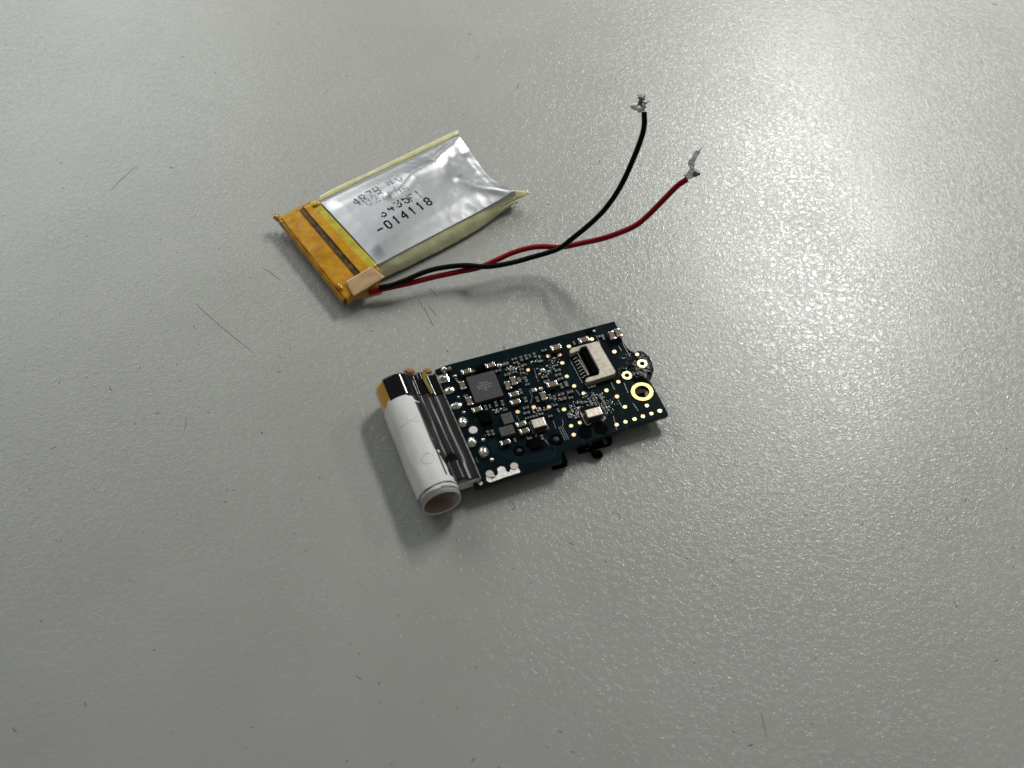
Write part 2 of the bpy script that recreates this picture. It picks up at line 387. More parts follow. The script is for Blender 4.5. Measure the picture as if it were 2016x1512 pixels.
bmesh.ops.delete(bm, geom=[f for f in bm.faces if inhole(*f.calc_center_median().xy)], context='FACES')
bput('epoxy_coating', bm, M['epoxy'], smooth=True)

# capacitors
def capmesh(L, W, H, tl, body, name='capacitor'):
    b = box(bmesh.new(), L-.6*tl, W-.006, .004, H-.004, bev=.003, segs=1)
    me = bpy.data.meshes.new(name); b.to_mesh(me); b.free(); me.materials.append(M[body])
    return me
TM = {}
def term(L, W, H, tl):
    k = (L, W, H, tl)
    if k not in TM:
        me = bpy.data.meshes.new('terminal'); b = box(bmesh.new(), tl, W, 0, H, bev=.008, segs=2); b.to_mesh(me); b.free(); me.materials.append(M['tin'])
        for p in me.polygons: p.use_smooth = True
        TM[k] = me
    return TM[k]
CM = {}
def bigcap(px, py, v, body='capbrown', L=.150, W=.085, H=.075):
    q = P(px, py, ZT+H); a = BA+(R(90) if v else 0)+rng.uniform(-.03, .03)
    k = (L, W, H, body)
    if k not in CM: CM[k] = capmesh(L, W, H, .03, body)
    o = put('capacitor', CM[k], None, board, (q.x, q.y, ZT), a)
    for s in (-1, 1):
        e = bpy.data.objects.new('terminal', term(L, W, H, .034)); COL.objects.link(e); e.parent = o; e.location = (s*(L/2-.017), 0, 0)
    return o
for c in ((*kA(1245, 318), 0), (*kA(1545, 240), 0), (*kA(1200, 490), 1), (*kA(1285, 685), 1, 'caprust'), (*kA(1380, 788), 0, 'capgreen'), (*kA(1765, 490), 1), (*kA(1835, 435), 1), (*kA(1835, 600), 0, 'capgreen'), (*kA(1855, 695), 0),
          (*kE(1100, 410), 0, 'capgreen'), (*kE(1150, 510), 0, 'capgreen'), (*kE(865, 680), 0, 'capdark'), (*kB(925, 1165), 1)): bigcap(*c)
for c in ((*kB(1130, 360), 0, 'capbrown'), (*kB(1590, 235), 0, 'caprust'), (*kB(1065, 968), 0, 'caprust')): bigcap(*c, L=.165, W=.098, H=.09)
for c in ((*kC(885, 330), 1, 'caprust'), (*kC(985, 285), 1, 'capbrown')): bigcap(*c, L=.16, W=.085, H=.10)
# small chips capacitors: one mesh each, body and its two ends
def smallmesh(L, W, H, body):
    b = box(bmesh.new(), L-.02, W-.004, 0, H-.003, mi=0)
    for s in (-1, 1): box(b, .024, W, 0, H, s*(L/2-.012), 0, .005, 1, segs=1)
    me = bpy.data.meshes.new('small_capacitor'); b.to_mesh(me); b.free(); me.materials.append(M[body]); me.materials.append(M['tin'])
    return me
SM = [smallmesh(.092, .046, .04, 'capdark'), smallmesh(.082, .04, .035, 'capdark'), smallmesh(.092, .05, .045, 'capbrown'), smallmesh(.066, .034, .03, 'capdark')]
def small(px, py, v, k=0, name='small_capacitor'):
    q = P(px, py, ZT+.04); put(name, SM[k], None, board, (q.x, q.y, ZT), BA+(R(90) if v else 0)+rng.uniform(-.04, .04))
for x, y, v, k in ((520, 905, 1, 2), (548, 1090, 1, 0), (628, 1228, 1, 0), (300, 635, 0, 2), (325, 812, 0, 0), (440, 552, 0, 1), (465, 612, 0, 1), (558, 548, 1, 0), (637, 525, 1, 0), (778, 492, 1, 0), (935, 408, 0, 1),
                   (550, 675, 0, 1), (175, 748, 0, 0), (940, 850, 0, 0), (975, 922, 0, 0), (1160, 742, 0, 0), (1168, 815, 0, 0), (1205, 882, 0, 0), (1222, 1000, 1, 0), (1302, 970, 1, 2), (1365, 1100, 0, 0), (1215, 1140, 0, 0),
                   (1250, 1215, 0, 0), (1032, 1180, 1, 0), (1112, 1192, 1, 1), (825, 1222, 1, 0), (632, 1362, 0, 0), (645, 1445, 0, 0), (862, 1400, 0, 3), (890, 1455, 0, 3), (570, 780, 0, 3), (610, 860, 0, 3), (635, 905, 1, 3), (660, 970, 0, 3),
                   (1070, 600, 1, 3), (1130, 655, 0, 3), (1430, 285, 1, 3), (700, 500, 1, 3), (810, 590, 0, 3), (880, 590, 0, 3), (610, 645, 0, 3), (330, 720, 0, 3), (400, 730, 0, 3), (560, 720, 0, 3), (1520, 1270, 0, 1), (1380, 1190, 0, 3),
                   (1120, 1310, 0, 3), (1170, 1400, 1, 3), (960, 1385, 0, 3)):
    small(*kB(x, y), v, k)
for x, y, v, k in ((1490, 768, 1, 0), (1540, 745, 1, 3), (1615, 722, 1, 0), (1695, 707, 1, 0), (1352, 310, 0, 1), (1410, 285, 1, 3), (1630, 820, 0, 3), (1730, 790, 0, 3), (1520, 1085, 1, 0), (1575, 1075, 1, 0), (1500, 1020, 0, 3), (1850, 1165, 1, 3), (1800, 290, 0, 3),
                   (1130, 420, 1, 3), (1240, 615, 0, 3)):
    small(*kA(x, y), v, k)
for x, y, v, k in ((1210, 778, 1, 1), (1500, 515, 0, 1), (1395, 775, 1, 3), (1240, 600, 1, 3), (380, 825, 0, 3), (480, 795, 0, 3), (545, 785, 0, 3), (655, 745, 0, 3), (845, 785, 0, 3), (615, 670, 0, 3), (430, 1225, 0, 3), (680, 1210, 1, 1), (1870, 850, 1, 3), (1630, 210, 0, 3), (1700, 190, 0, 3),
                   (1620, 470, 1, 3), (1700, 450, 1, 3), (1740, 400, 1, 3), (1650, 540, 1, 3), (1740, 540, 1, 3), (1830, 400, 1, 3), (1880, 470, 1, 3), (1920, 540, 1, 3), (1880, 600, 1, 3), (1980, 640, 1, 3)):
    small(*kG(x, y), v, k)
for x, y, v, k in ((700, 340, 0, 1), (740, 370, 1, 3)): small(*kC(x, y), v, k)
# solder dots: hundreds of tiny vias and blobs
bm = bmesh.new()
spots = [((kB(430, 700)), 14, 5, 26), ((kB(600, 860)), 8, 9, 16), ((kB(1100, 620)), 10, 9, 16), ((kB(1000, 760)), 12, 6, 14), ((kG(1700, 450)), 22, 14, 40), ((kG(1330, 620)), 10, 14, 24), ((kG(600, 720)), 12, 8, 22), ((kG(1250, 770)), 10, 8, 14),
         ((kA(1380, 290)), 10, 4, 14), ((kA(1640, 800)), 12, 3, 14), ((kA(1850, 320)), 14, 5, 18), ((kD(800, 200)), 12, 12, 26), ((kB(820, 560)), 14, 5, 12), ((kG(900, 520)), 14, 8, 16), ((kC(1130, 700)), 10, 8, 10), ((kG(1150, 420)), 14, 8, 14), ((kD(900, 100)), 16, 8, 12),
         ((kE(620, 560)), 8, 5, 9), ((kE(1250, 600)), 10, 3, 8), ((kG(1400, 700)), 5, 8, 10), ((kD(250, 330)), 8, 8, 10)]
for c, rx, ry, n in spots:
    for k in range(n):
        dx, dy = rng.uniform(-rx, rx), rng.uniform(-ry, ry)
        q = P(c[0]+dx, c[1]+dy-dx*.28, ZT); r = rng.uniform(.006, .0125)
        dome(bm, (q.x, q.y), r*rng.uniform(.8, 1.5), r, r*.9, rng.random()*3, 7, 3, z=ZT+.0005)
o = bput('solder_dot', bm, M['solder'], smooth=True); o['kind'] = 'stuff'
# solder joints
def joint(px, py, rx, ry, h, a=0, seed=1, base=None, name='solder_joint', mt='solder'):
    q = P(px, py, ZT+h*.4)
    b = dome(bmesh.new(), (0, 0), rx, ry, h, 0, 22, 7, .16, seed, peak=(rx*.12, -ry*.1))
    o = put(name, b, M[mt], board, (q.x, q.y, ZT+.006 if base else ZT+.001), BA+R(a), smooth=True)
    if base:
        b = extrude([circ((0, 0), base, 24, .003)], 0, .006, .001) if base < .5 else None
        put('solder_pad', b, M['tin'], o, (q.x, q.y, ZT), 0).rotation_euler = (0, 0, 0)
    return o
for i, (x, y, rx, ry, h, a) in enumerate(((1035, 560, .095, .070, .05, 10), (1122, 745, .098, .068, .035, 0), (1202, 945, .075, .095, .06, -12), (1316, 1197, .075, .098, .06, -12), (1458, 1318, .078, .100, .07, -10))):
    joint(*kA(x, y), rx, ry, h, a, i+1)
q = P(*kA(962, 418), ZT)                            # square pad with a drop of solder
o = put('solder_pad', box(bmesh.new(), .155, .150, 0, .016, bev=.007), M['tin'], board, (q.x, q.y, ZT), BA)
joint(*kA(958, 400), .055, .058, .06, 0, 9)
for i, (x, y, r) in enumerate(((1108, 378, .034), (1148, 640, .024), (1215, 832, .030), (1457, 1172, .034), (1565, 1418, .034), (975, 298, .058))): joint(*kA(x, y), r, r*.9, r*.7, 20*i, 20+i)
joint(*kF(840, 1000), .052, .045, .035, 0, 31); joint(*kB(910, 745), .05, .044, .035, 0, 32); joint(*kB(880, 1050), .04, .034, .028, 0, 33); joint(*kB(980, 680), .02, .02, .02, 0, 34); joint(*kB(1010, 770), .024, .02, .02, 0, 35); joint(*kB(820, 720), .022, .016, .015, 0, 36); joint(*kB(860, 810), .03, .016, .018, 30, 37)
joint(*kC(585, 270), .03, .03, .03, 0, 38)
q = P(*kB(765, 1080), ZT); put('solder_pad', box(bmesh.new(), .075, .07, 0, .014, bev=.006), M['tin'], board, (q.x, q.y, ZT), BA)
q = P(*kA(1333, 1052), ZT); put('white_dot', disc(bmesh.new(), .066, .012, 26, .004), M['whitedisc'], board, (q.x, q.y, ZT), 0)
# chips
def chip(corners, H, name, mt, k, bev=.005, ink=None, label=None):
    w4 = [P(*k(*c), ZT+H) for c in corners]; c = sum(w4, Vector())/4
    L = ((w4[1]-w4[0]).length+(w4[2]-w4[3]).length)/2; W = ((w4[3]-w4[0]).length+(w4[2]-w4[1]).length)/2
    o = put(name, box(bmesh.new(), L, W, .004, H, bev=bev), M[mt], board, (c.x, c.y, ZT), BA)
    if label: o['label'] = label
    return o, L, W, c
def dots(o, c, H, rows_, dx, dy, r, mt, name='marking'):
    b = bmesh.new()
    for j, (n, skip) in enumerate(rows_):
        for i in range(n):
            for u in range(3):
                for v in range(4):
                    if rng.random() < skip: continue
                    x = (i-(n-1)/2)*dx+(u-1)*dx*.24; y = ((len(rows_)-1)/2-j)*dy+(v-1.5)*dy*.17
                    box(b, r*2, r*2, H+.0004, H+.0014, x, y)
    e = put(name, b, M[mt], o, (c.x, c.y, ZT), 0)
o, L, W, c = chip(((1230, 400), (1575, 312), (1718, 610), (1378, 715)), .085, 'processor_chip', 'chip', kA, label='large square grey chip with faint printed lines')
dots(o, c, .085, ((5, .45), (8, .4), (7, .5), (2, .5)), .030, .046, .0032, 'chipink')
o, L, W, c = chip(((1670, 860), (1800, 825), (1850, 950), (1720, 978)), .07, 'inductor', 'inductor', kA); dots(o, c, .07, ((2, .35), (2, .4)), .045, .055, .004, 'inductorink')
o, L, W, c = chip(((1645, 1030), (1810, 975), (1862, 1075), (1690, 1135)), .08, 'inductor', 'inductor', kA); dots(o, c, .08, ((3, .4), (3, .4)), .045, .05, .004, 'inductorink')
chip(((1400, 850), (1525, 815), (1570, 930), (1440, 965)), .06, 'black_chip', 'blackchip', kA)
chip(((1460, 1020), (1570, 990), (1600, 1090), (1490, 1120)), .03, 'black_chip', 'blackchip', kA)
chip(((380, 1050), (620, 1000), (680, 1130), (440, 1190)), .035, 'black_chip', 'blackchip', lambda x, y: kG(x+30, y+260))
chip(((1080, 130), (1330, 60), (1390, 160), (1150, 240)), .05, 'black_chip', 'blackchip', lambda x, y: kF(x-750, y+890))
chip(((430, 250), (590, 210), (625, 290), (470, 335)), .012, 'black_chip', 'blackchip', kC)
# crystals: ceramic base, metal lid
def crystal(k, cs, H, sh, label):
    o, L, W, c = chip(cs, H-.018, 'crystal', 'ceramic', k, .004, label=label)
    put('metal_lid', box(bmesh.new(), L-.012, W-.012, H-.018, H, bev=.008), M['lid'], o, (c.x, c.y, ZT), 0)
    q = c-uu*sh[0]-vv*sh[1]
    put('base_flange', box(bmesh.new(), L+.05, W+.05, .001, .015, bev=.004), M['ceramic'], o, (c.x, c.y, ZT), 0)
crystal(kE, ((1240, 365), (1430, 310), (1490, 430), (1300, 500)), .10, (0, 0), 'crystal can beside the two grey inductors')
crystal(kD, ((430, 235), (680, 175), (735, 300), (475, 385)), .13, (0, 0), 'bright crystal can near the lower edge')
# clips under the bright crystal
for pts in ([kD(360, 270), kD(460, 470), kD(540, 440)], [kD(680, 400), kD(765, 380), kD(745, 330)]):
    b = bmesh.new(); tube(b, spline([P(*p, ZT+.012) for p in pts], 5), .009, 8); bput('crystal_pad', b, M['platedull'], smooth=True)
# tinned plate
pl = [(590, 1265), (615, 1285), (650, 1290), (860, 1215), (1085, 1143), (1090, 1120), (1062, 1075), (1040, 1060), (1000, 1062), (950, 1085), (930, 1128), (905, 1137), (880, 1120), (870, 1085), (850, 1058), (800, 1050), (760, 1070), (745, 1090), (758, 1140), (750, 1178), (720, 1192), (700, 1175), (690, 1150), (660, 1130), (620, 1128), (585, 1145), (580, 1190)]
o = bput('tinned_plate', extrude([[bp(kE(*p)) for p in pl]], ZT, ZT+.014, .003), M['plate'])
for (x, y), nm in (((635, 1165), 0), ((1000, 1050), 1)):
    q = P(*kE(x, y), ZT); b = extrude([circ((0, 0), .058, 22)], .012, .024, .003); put('plate_rivet', b, M['platedull'], o, (q.x, q.y, ZT), 0)
q = P(*kE(690, 1195), ZT+.03); b = dome(bmesh.new(), (0, 0), .035, .014, .018, 0, 14, 4); put('solder_bead', b, M['solder'], o, (q.x, q.y, ZT+.02), BA, smooth=True)
# FPC connector
ZC = .10
ou = [(178, 590), (200, 555), (240, 535), (640, 430), (665, 445), (690, 495), (940, 925), (935, 965), (915, 980), (490, 1112), (455, 1115), (435, 1085), (460, 1040), (500, 1025), (655, 985), (668, 950), (668, 905), (455, 510), (432, 514), (368, 532), (348, 560), (345, 585), (235, 630), (200, 640), (180, 620)]
conn = bput('ribbon_connector', extrude([[bp(kC(*p), ZT+ZC) for p in ou]], ZT+.002, ZT+ZC, .008), M['connector'])
conn['label'] = 'beige open connector with a black slot'
well = [(345, 560), (440, 505), (660, 930), (600, 1000), (500, 1020), (440, 1060), (400, 1040), (200, 660)]
put('slot_floor', extrude([[bp(kC(*p), ZT+.02) for p in well]], ZT+.001, ZT+.02, .002), M['blackchip'], conn, BO, world=True)
put('latch_bar', extrude([[bp(kC(*p), ZT+.06) for p in ((352, 556), (432, 520), (655, 925), (575, 965))]], ZT+.02, ZT+.058, .006), M['blackchip'], conn, BO, world=True)
a0, a1 = Vector(kC(212, 688)), Vector(kC(385, 1045)); b0, b1 = Vector(kC(318, 640)), Vector(kC(492, 968))
for i in range(8):
    f = i/7; pa = a0.lerp(a1, f); pb = pa.lerp(b0.lerp(b1, f), .62); b = bmesh.new()
    qa, qb = P(pa.x, pa.y, ZT+.01), P(pb.x, pb.y, ZT+.035)
    strip(b, [(qa.x, qa.y), (qa.lerp(qb, .5).x, qa.lerp(qb, .5).y)], .016, ZT+.004, .018)
    strip(b, [(qa.lerp(qb, .45).x, qa.lerp(qb, .45).y), (qb.x, qb.y)], .013, ZT+.02, .020)
    put('contact_pin', b, M['tin'], conn, BO, world=True)
b = bmesh.new()
for i in range(13):
    p = b0.lerp(b1, i/12); q = P(p.x, p.y, ZT+.07); box(b, .012, .012, ZT+.055, ZT+.07, q.x, q.y)
o = put('contact_tip', b, M['platedull'], conn, BO, world=True); o['kind'] = 'stuff'
b = bmesh.new(); qa, qb = P(*kC(330, 740), ZT+.04), P(*kC(490, 1000), ZT+.04); strip(b, [(qa.x, qa.y), (qb.x, qb.y)], .012, ZT+.036, .008); put('contact_rail', b, M['platedull'], conn, BO, world=True)
# black bosses pressed through the board
for (x, y), r in ((kE(1625, 640), .10), (kE(1075, 810), .085)):
    q = P(x, y, ZT); o = put('black_boss', extrude([circ((0, 0), r, 28), list(reversed(circ((0, 0), r*.5, 20)))], 0, .018, .006), M['rubber'], board, (q.x, q.y, ZT), 0)
    put('boss_pin', dome(bmesh.new(), (0, 0), r*.48, r*.48, .016, n=18, rings=4), M['pin'], o, (q.x, q.y, ZT), 0, smooth=True)
for (x, y), rx, ry, h in ((kE(1290, 690), .12, .085, .012), (kD(430, 600), .10, .125, .005), (kD(700, 540), .10, .105, .006)):
    q = P(x, y, ZT); put('black_spot', dome(bmesh.new(), (0, 0), rx, ry, h, 0, 26, 6, .15, x), M['rubber'], board, (q.x, q.y, ZT+.001), BA, smooth=True)  # low black domes, the dark oval spots on the board
# parts hanging under the board
q = P(*kD(600, 810), .12)
o = put('underside_switch', box(bmesh.new(), .52, .20, .0, .17, bev=.02), M['rubber'], board, (q.x-.02, q.y+.08, .01), BA)
b = bmesh.new(); tube(b, spline([P(*kD(x, y), z) for x, y, z in ((520, 860, .12), (570, 930, .09), (620, 960, .07), (690, 930, .07))], 5), .04, 10)
dome(b, P(*kD(640, 950), .06).xy, .085, .07, .06, n=14, z=.03); bput('switch_lever', b, M['rubber'], smooth=True)
for a_, b_ in (((400, 870), (530, 865)), ((760, 790), (860, 735))):
    b = bmesh.new(); pa, pb = P(*kD(*a_), .10), P(*kD(*b_), .10); tube(b, [pa, (pa+pb)/2+Vector((0, 0, .01)), pb], .012, 8); bput('switch_leg', b, M['tin'], smooth=True)
b = bmesh.new(); pa, pb = P(*kD(340, 890), .08), P(*kD(450, 905), .08); tube(b, [pa, pb], .03, 10); bput('underside_coil', b, M['rubber'], smooth=True)
q = P(*kT(1250, 915), .10); put('underside_chip', box(bmesh.new(), .22, .16, 0, .15, bev=.01), M['blackchip'], board, (q.x+.02, q.y+.02, .02), BA)
for px, py, sx, sy in ((1250, 800, .4, .3), (1010, 880, .5, .3), (1120, 700, .6, .4), (960, 760, .5, .5)):
    q = P(px, py, .1); put('underside_chip', box(bmesh.new(), sx, sy, 0, .165, bev=.01), M['blackchip'], board, (q.x, q.y, .012), BA)

# ---------------------------------------------------------------- paper tube along the board's left edge
RR = .305
n0 = P(870, 991, RR); n1_ = P(777, 762, RR); ax = (n1_-n0); LEN = ax.length; ax.normalize(); pp = Vector((ax.y, -ax.x, 0))
def rp(th, s, r): return n0+ax*(s*LEN)+pp*(r*math.cos(th))+Vector((0, 0, r*math.sin(th)))
def ps(px, py, z):
    q = P(px, py, z)-n0; return (q.dot(pp), q.dot(ax)/LEN)
print('board edge in roll frame', [tuple(round(k, 3) for k in ps(*q)) for q in ((868, 778, ZT), (926, 910, ZT), (933, 965, .3), (856, 728, ZT), (933, 966, .37))], 'LEN', LEN)
def tubepart(name, r, s0, s1, mt, thick, t0=-180, t1=180, keep=None, ns=40, nt=72, wob=.0, seed=0, parent=board):
    def fn(i, j):
        th = R(t0+(t1-t0)*i); s = s0+(s1-s0)*j
        k = r+wob*noise.noise(Vector((math.cos(th)*2, math.sin(th)*2, s*5+seed)))
        return rp(th, s, k)
    kp = (lambda i, j: keep(t0+(t1-t0)*i, s0+(s1-s0)*j)) if keep else None
    b = grid(bmesh.new(), fn, nt, ns, kp)
    if t1-t0 == 360: bmesh.ops.remove_doubles(b, verts=b.verts, dist=1e-5)
    bmesh.ops.recalc_face_normals(b, faces=b.faces)
    f = b.faces[:][0]; c = f.calc_center_median(); d = (c-n0); d -= ax*d.dot(ax)
    if f.normal.dot(d) < 0: bmesh.ops.reverse_faces(b, faces=b.faces)
    o = put(name, b, mt, parent, n0 if parent is board else WL[parent.name], smooth=True, world=True)
    return solidify(o, thick, -1)
roll = tubepart('paper_roll', RR-.022, 0, .985, [M['paper']], .020, ns=6); roll['label'] = 'wound white paper tube with an open near end'
tubepart('tube_liner', RR-.045, .01, .98, [M['cardboard']], .010, ns=12, parent=roll)
tubepart('paper_layer', RR-.012, .028, .80, [M['paper']], .008, wob=.006, seed=3, ns=60, parent=roll, keep=lambda t, s: s > .035+.012*math.sin(R(t)*2.1) )
def paperkeep(t, s):
    if t < -176: return True
    if s < .066+.010*math.sin(R(t)+1): return False
    top = .800+.075*math.exp(-((t-108)/26)**2)-(.05*sstep(80, 40, t))
    if s > top: return False
    if t < -60: return True
    lim = 56
    if s > .745: lim = 56+0*(s-.745)
    elif s > .70: lim = 66 if s < .735 else 50
    if s > .735: lim = 40
    elif s > .30: lim = 64
    elif s > .275: lim = 46
    elif s > .135: lim = 62-8*(.275-s)/.14
    else: lim = 400
    return t > 0 and t > 180-400 and (t > lim if lim < 400 else True) or (t < 0 and t < -60)
# outer sheet: runs from the right-hand cut, over the top and down the left side
def pk2(t, s):
    # t in 0..360 measured from board side upward
    if s < .066+.010*math.sin(R(t)+1): return False
    top = .795+.085*math.exp(-((t-106)/24)**2)-.045*sstep(85, 45, t)-.02*sstep(150, 200, t)
    if s > top: return False
    if s > .742: lim = 34
    elif s > .335: lim = 61
    elif s > .315: lim = 44
    elif s > .13: lim = 50-14*sstep(.3, .14, s)
    else: lim = -1
    if s < .12: lim = 6
    return t > lim
tubepart('paper_sheet', RR, .05, .90, [M['paper']], .009, 0, 330, wob=.010, seed=1, ns=200, nt=150, parent=roll, keep=pk2)
for s_, r_ in ((.012, RR-.0205), (.036, RR-.0105), (.069, RR+.0015)):
    b = bmesh.new(); tube(b, [rp(R(t), s_+.004*math.sin(R(t)*2+s_*90), r_) for t in range(10, 200, 6)], .0035, 6)
    put('layer_gap', b, M['paperedge'], roll, WL[roll.name], world=True)
# faint round press mark and crease on the paper
for (x, y), r in ((kL(712, 712), .085), (kL(505, 215), .085)):
    b = bmesh.new(); pts = []
    for k in range(26):
        t = 2*math.pi*k/26*(1 if r else 1); 
        ss, tt = ps(x, y, 2*RR)[1]+r*math.sin(t)/LEN, ps(x, y, 2*RR)[0]+r*math.cos(t)
        th = math.acos(max(-.99, min(.99, tt/RR))); pts.append(rp(th, ss, RR+.0015))
    pts = pts[int(8 if y < 850 else 0):26] if y < 850 else pts+[pts[0]]
    if y < 850: pts = pts[8:]
    tube(b, pts, .0016, 6); put('press_mark', b, M['pressmark'], roll, WL[roll.name], world=True)
b = bmesh.new(); pts = []
for k in range(12):
    x, y = kL(385+225*k/11, 345-50*math.sin(k/11*1.6)); tt, ss = ps(x, y, 2*RR-.03); th = math.acos(max(-.99, min(.99, tt/RR))); pts.append(rp(th, ss, RR+.001))
tube(b, pts, .0014, 6); put('paper_crease', b, M['pressmark'], roll, WL[roll.name], world=True)
# amber film ring seen at the far end, with black glossy film over it
tubepart('amber_film', RR-.004, .74, 1.0, [M['amberroll']], .006, 122, 330, wob=.004, ns=10, parent=roll)
def zf(p, s):
    """height of the black film over the gap between tube and board"""
    a = .285+.302*math.sin(math.acos(max(-1, min(1, p/.302)))) if p < .20 else 0
    return a
prof = [(.19, .535), (.232, .503), (.265, .476), (.295, .466), (.33, .474), (.365, .484), (.40, .478), (.43, .448), (.452, .395), (.475, .350), (.52, .334), (.575, .334), (.615, .340), (.635, .346)]
def pf(q, s):
    # q 0..1 : first half lies on the tube from 128 deg to 52 deg, then runs across to the board
    if q < .35:
        th = R(124-(124-51)*q/.35); return (RR+.002)*math.cos(th), RR+(RR+.002)*math.sin(th)
    f = (q-.35)/.65*(len(prof)-1); i = min(int(f), len(prof)-2); f -= i
    return prof[i][0]*(1-f)+prof[i+1][0]*f, prof[i][1]*(1-f)+prof[i+1][1]*f
def filmpt(q, s):
    p, z = pf(q, s)
    if q > .35:
        z += .004*math.sin((q-.35)*17+1.6*s+2.2*noise.noise(Vector((s*2.3, 3, 0))))*sstep(.35, .45, q)*sstep(1, .85, q)
        z += (.012*noise.noise(Vector((q*7, s*4.5, 4)))+.003*noise.noise(Vector((q*10, s*9, 6))))*sstep(.95, .7, q)
        p += .012*noise.noise(Vector((q*2, s*4, 9)))
        z -= max(0, z-.352-.02*math.sin(q*13))*.5*sstep(.275, .235, s+.02*math.sin(q*9))*sstep(.42, .50, q)
    return n0.xy.to_3d()+ax*(s*LEN)+pp*p+Vector((0, 0, z))
b = grid(bmesh.new(), lambda i, j: filmpt(.32+i*.68, .095+j*.735), 60, 70, lambda i, j: not (j < .04 and i < .2))
bmesh.ops.recalc_face_normals(b, faces=b.faces)
if sum(f.normal.z for f in b.faces) < 0: bmesh.ops.reverse_faces(b, faces=b.faces)
o = put('black_film', b, M['matfilm'], board, n0, smooth=True, world=True); solidify(o, .008); o['label'] = 'wrinkled satin black film between tube and board'
b = grid(bmesh.new(), lambda i, j: filmpt(i, .815+j*.185)+Vector((0, 0, .006)), 60, 20)
bmesh.ops.recalc_face_normals(b, faces=b.faces)
if sum(f.normal.z for f in b.faces) < 0: bmesh.ops.reverse_faces(b, faces=b.faces)
o = put('black_film', b, M['film'], board, n0, smooth=True, world=True); solidify(o, .008); o['label'] = 'glossy black film over the far end of the tube'
# foam block under the film, its white end showing at the near edge
blk = [(.22, .09), (.63, .085), (.635, .90), (.22, .95)]
def rw(p, s): q = n0+ax*(s*LEN)+pp*p; return (q.x, q.y)
bput('foam_block', extrude([[rw(*k) for k in blk]], .17, .318, .008), M['paper'])
bput('film_edge', extrude([[rw(*k) for k in ((.628, .075), (.640, .075), (.648, .25), (.643, .60), (.638, .93), (.628, .93))]], .17, .352, .002), M['paperedge'])
# olive sliver and torn amber bits at the far end
b = bmesh.new(); o1, o2, o3 = P(*kA(690, 345), .46), P(*kA(745, 340), .44), P(*kA(838, 600), .47); o4 = P(*kA(810, 612), .49); o5 = P(*kA(715, 450), .49)
vs = [b.verts.new(v+Vector((0, 0, .02))) for v in (o1, o2, P(*kA(760, 450), .47), o3, o4, o5)]; b.faces.new(vs); o = bput('olive_film', b, M['olivefilm']); solidify(o, .008)
for x, y, r in ((540, 325, .06), (575, 335, .04), (505, 322, .035), (770, 322, .05), (740, 318, .03), (1040, 290, .03), (800, 325, .03)):
    q = P(*kA(x, y), .30); b = bmesh.new(); bmesh.ops.create_icosphere(b, subdivisions=3, radius=r)
    for v in b.verts: v.co *= 1+.5*noise.noise(v.co*40+Vector((x, 0, 0))); v.co.z *= .7
    put('glue_crumb', b, M['crumb'], board, (q.x, q.y, q.z), smooth=True)

# ---------------------------------------------------------------- battery
kQ, kM, kN, kW = K('Q'), K('M'), K('N'), K('W')
ZP = .36
c4 = [P(*kQ(*p), ZP) for p in ((465, 592), (1455, 122), (1850, 522), (872, 1035))]    # far-left, far-right, near-right, near-left
b0_ = sum(c4, Vector())/4; BB = Vector((b0_.x, b0_.y, 0))
bat = thing('pouch_battery', 'silver lithium pouch battery with amber tape end and two loose twisted wires', 'battery', BB)
EU = (c4[1]-c4[0]+c4[2]-c4[3]); EU.z = 0; UL = EU.length/2; EU.normalize(); EV = (c4[3]-c4[0]+c4[2]-c4[1]); EV.z = 0; VL = EV.length/2; EV.normalize()
def abp(a, b): return (c4[0]*(1-a)+c4[1]*a)*(1-b)+(c4[3]*(1-a)+c4[2]*a)*b
def ab_of(x, y):                                   # inverse, affine with two newton-like corrections
    a = b = .5
    for k in range(6):
        q = abp(a, b); d = Vector((x-q.x, y-q.y, 0)); e1 = (abp(a+.01, b)-q)*100; e2 = (abp(a, b+.01)-q)*100
        det = e1.x*e2.y-e1.y*e2.x; a += (d.x*e2.y-d.y*e2.x)/det; b += (e1.x*d.y-e1.y*d.x)/det
    return a, b
def crab(x, y): q = P(*kQ(x, y), ZP); return ab_of(q.x, q.y)
def seg(p, a, b):
    ax_, ay = a; bx, by = b; px, py = p; px *= 1.6; ax_ *= 1.6; bx *= 1.6
    dx, dy = bx-ax_, by-ay; t = max(0, min(1, ((px-ax_)*dx+(py-ay)*dy)/(dx*dx+dy*dy)))
    return math.hypot(px-ax_-t*dx, py-ay-t*dy), t
RIDGE = [crab(*p) for p in ((960, 560), (1050, 500), (1110, 420), (1200, 365), (1290, 325), (1330, 250), (1400, 190), (1440, 150))]
RIDGE2 = [crab(*p) for p in ((1850, 522), (1700, 505), (1590, 490), (1480, 440))]
RIDGE3 = [crab(*p) for p in ((1500, 235), (1440, 270), (1390, 300))]
DENT = crab(1370, 400); D2 = crab(1100, 560)
